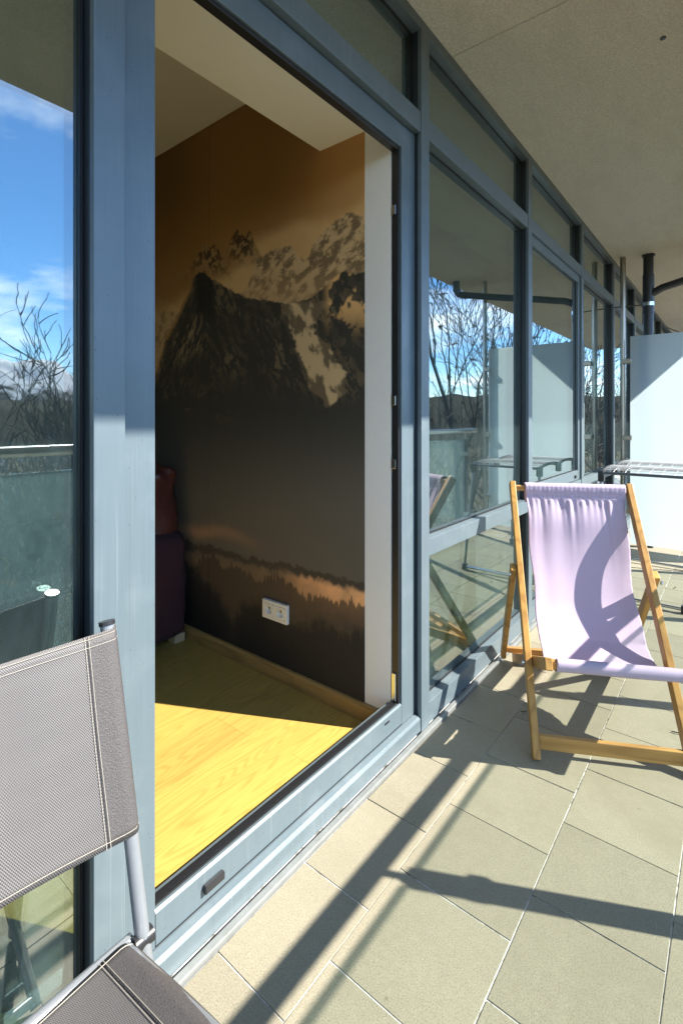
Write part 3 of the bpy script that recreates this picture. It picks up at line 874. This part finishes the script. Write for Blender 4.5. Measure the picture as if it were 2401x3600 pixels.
for (yt, yb) in ((YF, 3.80), (YK - 0.05, 4.87)):
    for x in (XL, XR):
        MB().tube([(x, yt, 0.80), (x, yt*.35 + yb*.65, 0.30), (x + (.02 if x == XL else -.005), yb, 0.03)], 0.011, 12).build('leg', M['grey_tube'], dr, smooth='auto')
        MB().box(x - .004 if x == XL else x - .024, x + .028 if x == XL else x + .012, yb - .02, yb + .02, 0.002, 0.05).build('foot', M['black_plastic'], dr, bevel=.006, smooth='auto')
    MB().tube([(XL + .02, yb, 0.026), (XR - .005, yb, 0.026)], 0.011, 12).build('floor_tube', M['chrome'], dr, smooth='auto')

# ------------------------------------------------------------------ lavender deck chair
A_ = R(27.5)
DO = Vector((0.052, 2.500, 0.0))
df = Vector((math.sin(A_), -math.cos(A_), 0)); dw = Vector((math.cos(A_), math.sin(A_), 0))
def DP(q, l, z): return DO + df*q + dw*l + Vector((0, 0, z))
dc = empty('deck_chair', tuple(DP(0.4, 0.25, 0)), 'wooden deck chair with a pale lavender canvas sling beside the facade', 'deck chair')
TK = M['teak']
AF, AT, AZ = 0.745, 0.128, 0.923
def aq(z): return AF - (AF - AT) * z / AZ
for l in (0.0, 0.51):
    MB().beam(DP(aq(0.003), l, 0.003), DP(aq(AZ), l, AZ), 0.026, 0.042, dw).build('back_rail', TK, dc, bevel=.003)
MB().beam(DP(aq(0.905) , 0.013, 0.900), DP(aq(0.905), 0.497, 0.900), 0.024, 0.036, (0, 0, 1)).build('top_bar', M['teak_cross'], dc, bevel=.003)
MB().beam(DP(aq(0.055), 0.013, 0.050), DP(aq(0.055), 0.497, 0.050), 0.050, 0.02, (0, 0, 1)).build('front_rung', M['teak_cross'], dc, bevel=.003)
BQ, BZ = 0.80, 0.378
for l in (0.030, 0.480):
    MB().beam(DP(0.0, l, 0.024), DP(BQ, l, BZ), 0.026, 0.042, dw).build('seat_rail', TK, dc, bevel=.003)
MB().beam(DP(0.775, 0.043, 0.368), DP(0.775, 0.467, 0.368), 0.030, 0.030, (0, 0, 1)).build('seat_bar', M['teak_cross'], dc, bevel=.006)
MB().beam(DP(0.03, 0.043, 0.042), DP(0.03, 0.467, 0.042), 0.020, 0.040, (0, 0, 1)).build('rear_bar', M['teak_cross'], dc, bevel=.003)
for l in (-0.0265, 0.5365):
    MB().beam(DP(aq(0.575) , l, 0.585), DP(0.0, l, 0.030), 0.024, 0.040, dw).build('prop', TK, dc, bevel=.003)
MB().beam(DP(0.012, -0.014, 0.068), DP(0.012, 0.525, 0.068), 0.026, 0.022, (0, 0, 1)).build('prop_bar', M['teak_cross'], dc, bevel=.003)
for l, s in ((-0.014, -1), (0.524, 1)):
    MB().tube([DP(0.566, l, 0.268), DP(0.566, l + s*.008, 0.268)], 0.008, 12).build('pivot_bolt', M['chrome'], dc, smooth='auto')
    MB().tube([DP(aq(.555), l + s*.026, 0.555), DP(aq(.555), l + s*.031, 0.555)], 0.008, 12).build('pivot_bolt', M['chrome'], dc, smooth='auto')
# sling
P0, P1, P2 = (aq(.905) + .016, 0.892), (0.345, 0.03), (0.772, 0.385)
NU, NV = 90, 56
def prof(tt):
    a = (1-tt)**2; b = 2*tt*(1-tt); c_ = tt*tt
    return (a*P0[0] + b*P1[0] + c_*P2[0], a*P0[1] + b*P1[1] + c_*P2[1])
loop = []
# wrap around the top bar, down the sling, wrap around the seat bar
tb = (aq(0.905), 0.900)
for an in (-140, -95, -50, 0, 40): pass
wrap = [(tb[0] - .020, tb[1] - .070), (tb[0] - .021, tb[1] - .020), (tb[0] - .020, tb[1] + .016), (tb[0] - .012, tb[1] + .0245), (tb[0] + .004, tb[1] + .0265), (tb[0] + .018, tb[1] + .022), (tb[0] + .0245, tb[1] + .012)]
SP = [(tb[0] + .0245, tb[1] + .012), (tb[0] + .026, tb[1] - .006), (tb[0] + .023, tb[1] - .026), (0.170, 0.845), (.201, .768), (.228, .664), (.261, .570), (.302, .486), (.346, .414), (.412, .338), (.442, .311), (.522, .279), (.600, .277), (.680, .305), (.745, .355), (.771, .3885)]
def catmull(P, per=6):
    out = []
    for i in range(len(P) - 1):
        p0, p1, p2, p3 = P[max(i-1, 0)], P[i], P[i+1], P[min(i+2, len(P)-1)]
        for k in range(per):
            t_ = k/per
            out.append(tuple(0.5*((2*p1[c]) + (-p0[c]+p2[c])*t_ + (2*p0[c]-5*p1[c]+4*p2[c]-p3[c])*t_**2 + (-p0[c]+3*p1[c]-3*p2[c]+p3[c])*t_**3) for c in (0, 1)))
    return out
path = wrap + catmull(SP)[1:]
sb = (0.775, 0.368)
path += [(sb[0] - .004, sb[1] + .0205), (sb[0] + .012, sb[1] + .0195), (sb[0] + .0205, sb[1] + .010), (sb[0] + .0205, sb[1] - .012), (sb[0] + .010, sb[1] - .0205), (sb[0] - .012, sb[1] - .020), (sb[0] - .05, sb[1] - .045)]
acc = [0]
for a, b in zip(path[:-1], path[1:]): acc.append(acc[-1] + math.dist(a, b))
s0 = acc[len(wrap)] + 0.052
rngp = [(random.uniform(0, 6.28), random.uniform(.7, 1.3)) for _ in range(6)]
sl = MB()
NW = 72
LA, LB = 0.056, 0.486
for i, (q, z) in enumerate(path):
    s = acc[i] - s0
    a = path[max(i-1, 0)]; b = path[min(i+1, len(path)-1)]
    tx, tz = b[0]-a[0], b[1]-a[1]; ln = math.hypot(tx, tz); nx_, nz_ = -tz/ln, tx/ln
    for j in range(NW + 1):
        wq = j / NW; l = LA + (LB - LA) * wq
        edge = 0.004*math.sin(s*21) + .012*math.exp(-((s-.45)/.3)**2)
        l += (edge if wq < .5 else -edge) * (abs(wq-.5)*2)**3
        d = 0.0
        if 0.0 < s:
            env = math.exp(-s/(0.05 + 0.02*math.sin(wq*17))) * min(1, s/0.012)
            d += env * 0.0075 * (math.sin(wq*52 + 2.6*math.sin(wq*7 + 1)) * (0.55 + .45*math.sin(wq*13 + 2)) + 0.5*math.sin(wq*97 + 2))
            env2 = math.exp(-s/0.22) * min(1, s/0.03)
            d += env2 * 0.0035 * math.sin(wq*24 + 2.2*math.sin(wq*5))
            d += 0.010 * math.sin(math.pi*wq) * math.sin(min(1, s/0.8)*math.pi) * -1
            # hem puckers along both sides
            d += 0.0022 * math.sin(s*150) * math.exp(-min(wq, 1-wq)/0.03)
            d += 0.0015 * math.sin(s*33 + wq*9) * math.exp(-abs(wq - .9)/.15)
        elif i >= len(wrap) - 3:
            d += 0.0016 * math.sin(wq*58) * max(0, 1 + s/.05) + .0006*math.sin(wq*140)
        sl.v.append(tuple(DP(q - nx_*d*-1, l, z + nz_*d)))
for i in range(len(path) - 1):
    for j in range(NW):
        b = i*(NW+1) + j
        sl.f.append((b, b+1, b+NW+2, b+NW+1)); sl.m.append(0)
slo = sl.build('canvas_sling', M['canvas'], dc, smooth=True)
sol = slo.modifiers.new('thickness', 'SOLIDIFY'); sol.thickness = 0.0014; sol.offset = 0
# seam under the top casing
seam = MB(); pi = next(i for i, a in enumerate(acc) if a - s0 > -0.004)
seam.v = []
ps_ = []
for j in range(NW + 1):
    v3 = Vector(sl.v[pi*(NW+1) + j]); ps_.append(v3 + Vector((df.x, df.y, 0.6)) * .0012)
seam.tube(ps_, 0.0007, 5).build('stitching', M['canvas'], dc)

# ------------------------------------------------------------------ grey garden chair in the foreground
gc = empty('garden_chair', (0.25, 0.19, 0), 'grey mesh garden chair with tubular frame against the facade glass', 'garden chair')
YR, YL = 0.440, -0.075
TUB = 0.0118
GT = M['grey_tube']
def up(z): return 0.081 + (0.835 - z) * 0.2455
for y in (YR, YL):
    MB().tube([(up(0.862), y, 0.862), (up(0.40), y, 0.40), (up(0.02) + .01, y, 0.012)], TUB, 18).build('upright', GT, gc, smooth='auto')
    MB().tube([(up(0.861), y, 0.861), (up(.868), y, 0.868)], TUB + .0018, 18).build('end_cap', M['black_plastic'], gc, smooth='auto')
    sy = y - .026 if y == YR else y + .026
    MB().tube([(0.62, sy, 0.425), (0.45, sy, 0.418), (0.19, sy, 0.372)], TUB*.9, 16).build('seat_tube', GT, gc, smooth='auto')
    MB().tube([(0.60, sy, 0.42), (0.30, sy, 0.18), (0.085, sy, 0.012)], TUB*.9, 16).build('leg', GT, gc, smooth='auto')
    MB().tube([(up(.372), y - .016 if y == YR else y + .016, 0.372), (up(.372), y + .016 if y == YR else y - .016, 0.372)], 0.013, 16).build('pivot', M['black_plastic'], gc, smooth='auto')
MB().tube([(up(.375) - .012, YR - .012, 0.372), (up(.375) - .012, YL + .012, 0.372)], TUB*.93, 18).build('cross_bar', GT, gc, smooth='auto')
MB().tube([(0.62, YR - .026, 0.425), (0.62, YL + .026, 0.425)], TUB*.9, 16).build('front_bar', GT, gc, smooth='auto')
MB().tube([(0.095, YR - .03, 0.022), (0.095, YL + .03, 0.022)], TUB*.8, 14).build('rear_bar', GT, gc, smooth='auto')
# back sling
def cloth(name, fn, nu, nv, mat, thick=0.0012):
    mb = MB()
    for i in range(nu + 1):
        for j in range(nv + 1): mb.v.append(tuple(fn(i/nu, j/nv)))
    for i in range(nu):
        for j in range(nv):
            b = i*(nv+1) + j
            mb.f.append((b, b+1, b+nv+2, b+nv+1)); mb.m.append(0)
    o = mb.build(name, mat, gc, smooth=True)
    m_ = o.modifiers.new('thickness', 'SOLIDIFY'); m_.thickness = thick; m_.offset = 0
    return o
BZ0, BZ1 = 0.530, 0.858
def back_pt(a, b, off=0.0):
    """a: 0 right edge .. 1 left edge (across), b: 0 bottom .. 1 top; the cloth goes round the front of both tubes"""
    z = BZ0 + (BZ1 - BZ0)*b
    y = (YR + TUB + .001) + (YL - YR - 2*TUB - .002) * a
    z += -0.012*math.sin(math.pi*a)*(b - .5)*1.2
    dr_ = min(abs(y - YR - 0), abs(y - YL)) if (y > YR - TUB or y < YL + TUB) else TUB
    sag = 0.030 * math.sin(math.pi*max(0, min(1, (a - .04)/.92)))
    x = up(z) + .0125 - sag * (0.8 + .2*math.sin(math.pi*b))
    x += 0.0016*math.sin(a*22 + b*5) * math.sin(math.pi*b)
    if y > YR: x = up(z) + .0125 - (1 - math.sqrt(max(0, 1 - ((y - YR)/(TUB + .0015))**2))) * .0125
    return Vector((x + off, y, z))
cloth('back_sling', lambda a, b: back_pt(a, b), 90, 24, M['mesh_fabric'])
# turned edge behind the tube, hem bands and stitching
cloth('side_hem', lambda a, b: back_pt(0.0 + a*0.100, b*0.985 + .0075, .0010), 16, 24, M['hem_fabric'])
cloth('side_wrap', lambda a, b: Vector((up(BZ0 + (BZ1-BZ0)*b) + .0005 - .0135*math.sin(a*math.pi/2), YR + .0128*math.cos(a*math.pi/2) - .02*max(0, a-.8), BZ0 + (BZ1-BZ0)*b)), 8, 12, M['hem_fabric'])
for a0 in (0.094, 0.106):
    MB().tube([back_pt(a0, b/30, .0018) for b in range(31)], 0.00055, 5).build('stitching', M['thread'], gc)
for b0 in (0.03, 0.945, 0.985):
    MB().tube([back_pt(a/60, b0, .0028) for a in range(61)], 0.0006, 5).build('stitching', M['thread'], gc)
# seat sling
def seat_pt(a, b, off=0.0):
    """a: 0 right .. 1 left, b: 0 rear .. 1 front"""
    y = (YR - .026 + TUB) + ((YL + .026 - TUB) - (YR - .026 + TUB)) * a
    x = 0.188 + 0.44*b
    z = 0.384 + 0.055*math.sin(min(b, 1)*math.pi/2) - 0.03*math.sin(math.pi*max(0, min(1, (a-.05)/.9)))*math.sin(math.pi*min(1, b*.9 + .08))
    if a < .05: z -= .012*(1 - a/.05)**2
    return Vector((x, y, z + off))
cloth('seat_sling', lambda a, b: seat_pt(a, b), 70, 30, M['mesh_fabric'])
cloth('seat_hem', lambda a, b: seat_pt(a*0.105, b, .0011), 14, 24, M['hem_fabric'])
for a0 in (0.099, 0.111):
    MB().tube([seat_pt(a0, b/30, .0022) for b in range(31)], 0.00055, 5).build('stitching', M['thread'], gc)
MB().tube([seat_pt(a/60, .02, .003) for a in range(61)], 0.0007, 5).build('stitching', M['thread'], gc)

# litter on the tiles
tw = MB().tube([(0.757, 2.335, 0.005), (0.775, 2.335, 0.007), (0.79, 2.342, 0.005)], 0.0024, 6).build('fallen_twig', M['bark'], at=(0.77, 2.335, 0))
tag(tw, 'short dark twig on the sunlit tiles inside the deck chair frame', 'twig')

lf = 0
for (x, y, an, lab) in ((0.262, 2.105, .5, 'dry brown leaf in the shade of the deck chair'), (0.60, 4.32, 1.4, 'curled dry leaf on the tiles under the drying rack'), (0.40, 3.62, 2.2, 'small dry leaf on the tiles behind the deck chair')):
    q = MB(); L, W = 0.013, 0.005
    for i in range(7):
        tt = i/6; w_ = W*math.sin(math.pi*tt)**.8; zz_ = 0.003 + .005*(tt-.4)**2*4
        for sgn in (-1, 0, 1):
            lx, ly = (tt-.5)*2*L, sgn*w_
            q.v.append((x + lx*math.cos(an) - ly*math.sin(an), y + lx*math.sin(an) + ly*math.cos(an), zz_ + abs(sgn)*.0025))
    for i in range(6):
        for j in range(2): q.f.append((i*3+j, i*3+j+1, i*3+j+4, i*3+j+3)); q.m.append(0)
    o = q.build('dry_leaf', M['trodden_leaf'], at=(x, y, 0)); sm_ = o.modifiers.new('thickness', 'SOLIDIFY'); sm_.thickness = .0006
    tag(o, lab, 'leaf', 'dry leaves on the tiles')

# ------------------------------------------------------------------ outdoors
GZ = -9.0
tm = MB()
rr = [0, 6, 14, 25, 40, 70, 110, 170, 260, 400, 650, 1000, 1800, 3500, 7000, 14000, 30000]
nA = 96
for r_ in rr:
    for a in range(nA):
        an = 2*math.pi*a/nA
        x, y = 4 + r_*math.cos(an), 3 + r_*math.sin(an)
        z = GZ - 5*min(1, r_/60) - 12*min(1, max(0, r_-60)/300)
        z += math.sin(x*.031 + 1)*math.cos(y*.027)*min(1.5, r_/60)
        tm.v.append((x, y, z))
for i in range(len(rr) - 1):
    for a in range(nA):
        a2 = (a+1) % nA
        tm.f.append((i*nA+a, i*nA+a2, (i+1)*nA+a2, (i+1)*nA+a)); tm.m.append(0)
tag(tm.build('ground', M['terrain'], smooth=True), kind='structure')

def ridge(name, dist, depth, a0, a1, hfun, n, mat, rows=6, rough=.3, rs=60.0):
    mb = MB()
    AN = np.radians(np.linspace(a0, a1, n + 1)); Q = np.linspace(0, 1, rows + 1)
    H = np.array([hfun(math.degrees(a)) for a in AN])
    RR = dist + depth*(Q - 0.5)
    XX = RR[None, :]*np.cos(AN)[:, None]; YY = RR[None, :]*np.sin(AN)[:, None]
    NN = fbm(XX/rs, YY/rs, 5, 3) - .5
    PR = np.sin(np.pi*Q) ** 1.2
    K = 1 + rough*NN; K[:, 0] = 1; K[:, -1] = 1
    ZZ = -30 + (H[:, None] + 30)*PR[None, :]*K
    mb.v = list(zip(XX.ravel().tolist(), YY.ravel().tolist(), ZZ.ravel().tolist()))
    for i in range(n):
        for j in range(rows):
            b = i*(rows+1) + j
            mb.f.append((b, b+1, b+rows+2, b+rows+1)); mb.m.append(0)
    return tag(mb.build(name, mat, smooth=True), kind='structure')
def nz(x, o=5, seed=0):
    return float(fbm(np.array([x]), np.array([seed*7.7]), o, seed)[0]) - .5
def hill_h(a): return 16 + 18*nz(a*.05, 4, 3) + 6*nz(a*.7, 3, 5) + 5*nz(a*6, 3, 8)
ridge('hills', 640, 380, -40, 125, hill_h, 1400, M['forest'], 16, .45, 9.0)
ridge('far_hills', 2400, 1400, -45, 125, lambda a: 80 + 110*nz(a*.04, 4, 11) + 30*nz(a*.5, 4, 12), 400, M['forest'], 20, .35, 120.0)
def mtn(a):
    env = math.exp(-((a - 14)/24)**2)
    return 300 + env*(1050 + 700*nz(a*.16, 3, 21) + 420*nz(a*.7, 4, 22)) + 200*nz(a*.2, 4, 23)
ridge('mountains', 15000, 7000, -60, 125, mtn, 420, M['snow_mountain'], 44, .55, 1500.0)

def tree(name, base, height, label, seed, spread=0.5, levels=6, trunk_r=0.16, lean=(0, 0), seeds=False, multi=1, group='bare trees beyond the railing', first=0.35, twig=0.009):
    rng = random.Random(seed)
    root = empty(name, base, label, 'tree', group)
    tr, cr_, sd_ = MB(), MB(), MB()
    def grow(p, d, ln, r_, lev):
        n = 4
        pts = [p]; rads = [r_]; dd = d.copy()
        for i in range(n):
            dd = (dd + Vector((rng.uniform(-1, 1), rng.uniform(-1, 1), rng.uniform(-.3, .7))) * (0.11 + 0.042*lev)).normalized()
            pts.append(pts[-1] + dd*ln/n); rads.append(r_*(1 - 0.42*(i+1)/n))
        (tr if lev == 0 else cr_).tube(pts, rads, (8, 6, 5, 4, 3, 3, 3, 3, 3)[lev], caps=False)
        if lev >= levels:
            if seeds and rng.random() < 0.22:
                c0 = pts[-1]
                for _ in range(5):
                    o3 = Vector((rng.gauss(0, .05), rng.gauss(0, .05), rng.uniform(-.12, 0.02)))
                    sd_.tube([c0, c0 + o3*.5, c0 + o3], [.006, .018, .004], 3, caps=False)
            return
        k = rng.choice((4, 4, 5)) if lev < 3 else rng.choice((2, 3, 3, 4))
        for q in range(k):
            f = 1.0 if q == 0 else rng.uniform(first if lev == 0 else .25, .95)
            fi = f*n; i0 = min(int(fi), n-1); pp = pts[i0].lerp(pts[i0+1], fi - i0)
            rr_ = rads[i0] + (rads[i0+1] - rads[i0])*(fi - i0)
            az = rng.uniform(0, 6.283); tilt = rng.uniform(.40, .92)*spread*2 if q else rng.uniform(.08, .35)
            a = dd.orthogonal().normalized(); b = dd.cross(a)
            nd = (dd*math.cos(tilt) + (a*math.cos(az) + b*math.sin(az))*math.sin(tilt) + Vector((0, 0, .16))).normalized()
            grow(pp, nd, ln*rng.uniform(.52, .75), max(rr_*(.85 if q == 0 else .62), twig), lev+1)
    for m_ in range(multi):
        d0 = Vector((lean[0] + (rng.uniform(-.45, .45) if multi > 1 else 0), lean[1] + (rng.uniform(-.45, .45) if multi > 1 else 0), 1)).normalized()
        grow(Vector(base), d0, height*.36, trunk_r, 0)
    tr.build('trunk', M['bark'], root, smooth=True)
    cr_.build('crown', M['twig'], root, smooth=True)
    if seeds and sd_.v: sd_.build('seed_clusters', M['seed'], root)
    return root
tree('ash_tree', (6.6, 15.6, GZ - 1), 22.5, 'tall bare ash tree with seed clusters mirrored in the window beside the deck chair', 11, .46, 6, .2, (0, 0), True, twig=.010)
tree('bare_tree', (8.4, 4.9, GZ - 1), 14.6, 'bare bushy tree mirrored in the glass left of the door', 29, .50, 7, .12, (0, -.10), False, 2, twig=.0075)
tree('bare_tree', (2.9, 17.0, GZ - 1), 16.5, 'bare tree seen past the edge of the frosted screen', 41, .5, 6, .17, (0, 0), False, 2)
tree('bare_tree', (14.5, 3.6, GZ - 2), 15.0, 'low bare tree mirrored at the left picture edge', 53, .55, 5, .13, (0, 0), False, 3)

# thicket of twigs below the balcony
rng = random.Random(5)
th = MB()
for _ in range(11000):
    an = rng.uniform(R(-25), R(85)); r_ = rng.uniform(9, 46)
    x, y = r_*math.cos(an) + 1.5, r_*math.sin(an) + 2
    zt = GZ - 1 - 5*min(1, r_/60)
    z0_ = zt + rng.uniform(0, 1) * (5.5 + r_*.16)
    d = Vector((rng.gauss(0, .5), rng.gauss(0, .5), rng.uniform(.3, 1))).normalized()
    ln = rng.uniform(.7, 2.2); p = Vector((x, y, z0_)); rr_ = rng.uniform(.006, .018)*(1 + r_/40)
    bend = Vector((rng.gauss(0, .15), rng.gauss(0, .15), 0))
    th.tube([p, p + d*ln*.5 + bend*ln*.4, p + d*ln], [rr_, rr_*.8, rr_*.35], 3, caps=False)
tho = th.build('thicket', M['twig'])
tag(tho, 'tangled brown winter undergrowth below the balcony', 'undergrowth', kind='stuff')

# a few houses on the slope
def house(x, y, rot, w, d, h, label):
    z = GZ - 5 - 12*min(1, max(0, math.hypot(x, y)-60)/300) - 1
    e = empty('house', (x, y, z), label, 'house', 'houses on the slope')
    ca, sa = math.cos(rot), math.sin(rot)
    def T(mb):
        mb.v = [(x + vx*ca - vy*sa, y + vx*sa + vy*ca, z + vz) for vx, vy, vz in mb.v]; return mb
    T(MB().box(-w/2, w/2, -d/2, d/2, 0, h)).build('wall', M['house_wall'], e)
    r_ = MB(); rh = w*.5
    r_.v = [(-w/2-.5, -d/2-.6, h), (w/2+.5, -d/2-.6, h), (0, -d/2-.6, h+rh), (-w/2-.5, d/2+.6, h), (w/2+.5, d/2+.6, h), (0, d/2+.6, h+rh)]
    r_.f = [(0, 1, 2), (3, 5, 4), (0, 2, 5, 3), (1, 4, 5, 2), (0, 3, 4, 1)]; r_.m = [0]*5
    T(r_).build('roof', M['house_roof'], e)
    for k in (-1, 1):
        T(MB().box(-w/2 - .05, -w/2 + .1, k*d*.25 - .6, k*d*.25 + .6, h*.45, h*.45 + 1.4)).build('window', M['house_glass'], e)
for i, (x, y, a, lab) in enumerate(((262, 78, .4, 'nearest pale house with grey gabled roof on the wooded slope'), (275, 112, 1.1, 'pale house with its gable turned sideways on the slope'),
                                    (300, 62, -.3, 'pale gabled house lowest at the left of the slope'), (340, 120, .2, 'farthest small pale house on the slope'))):
    house(x, y, a, 9, 11, 5.5, lab)
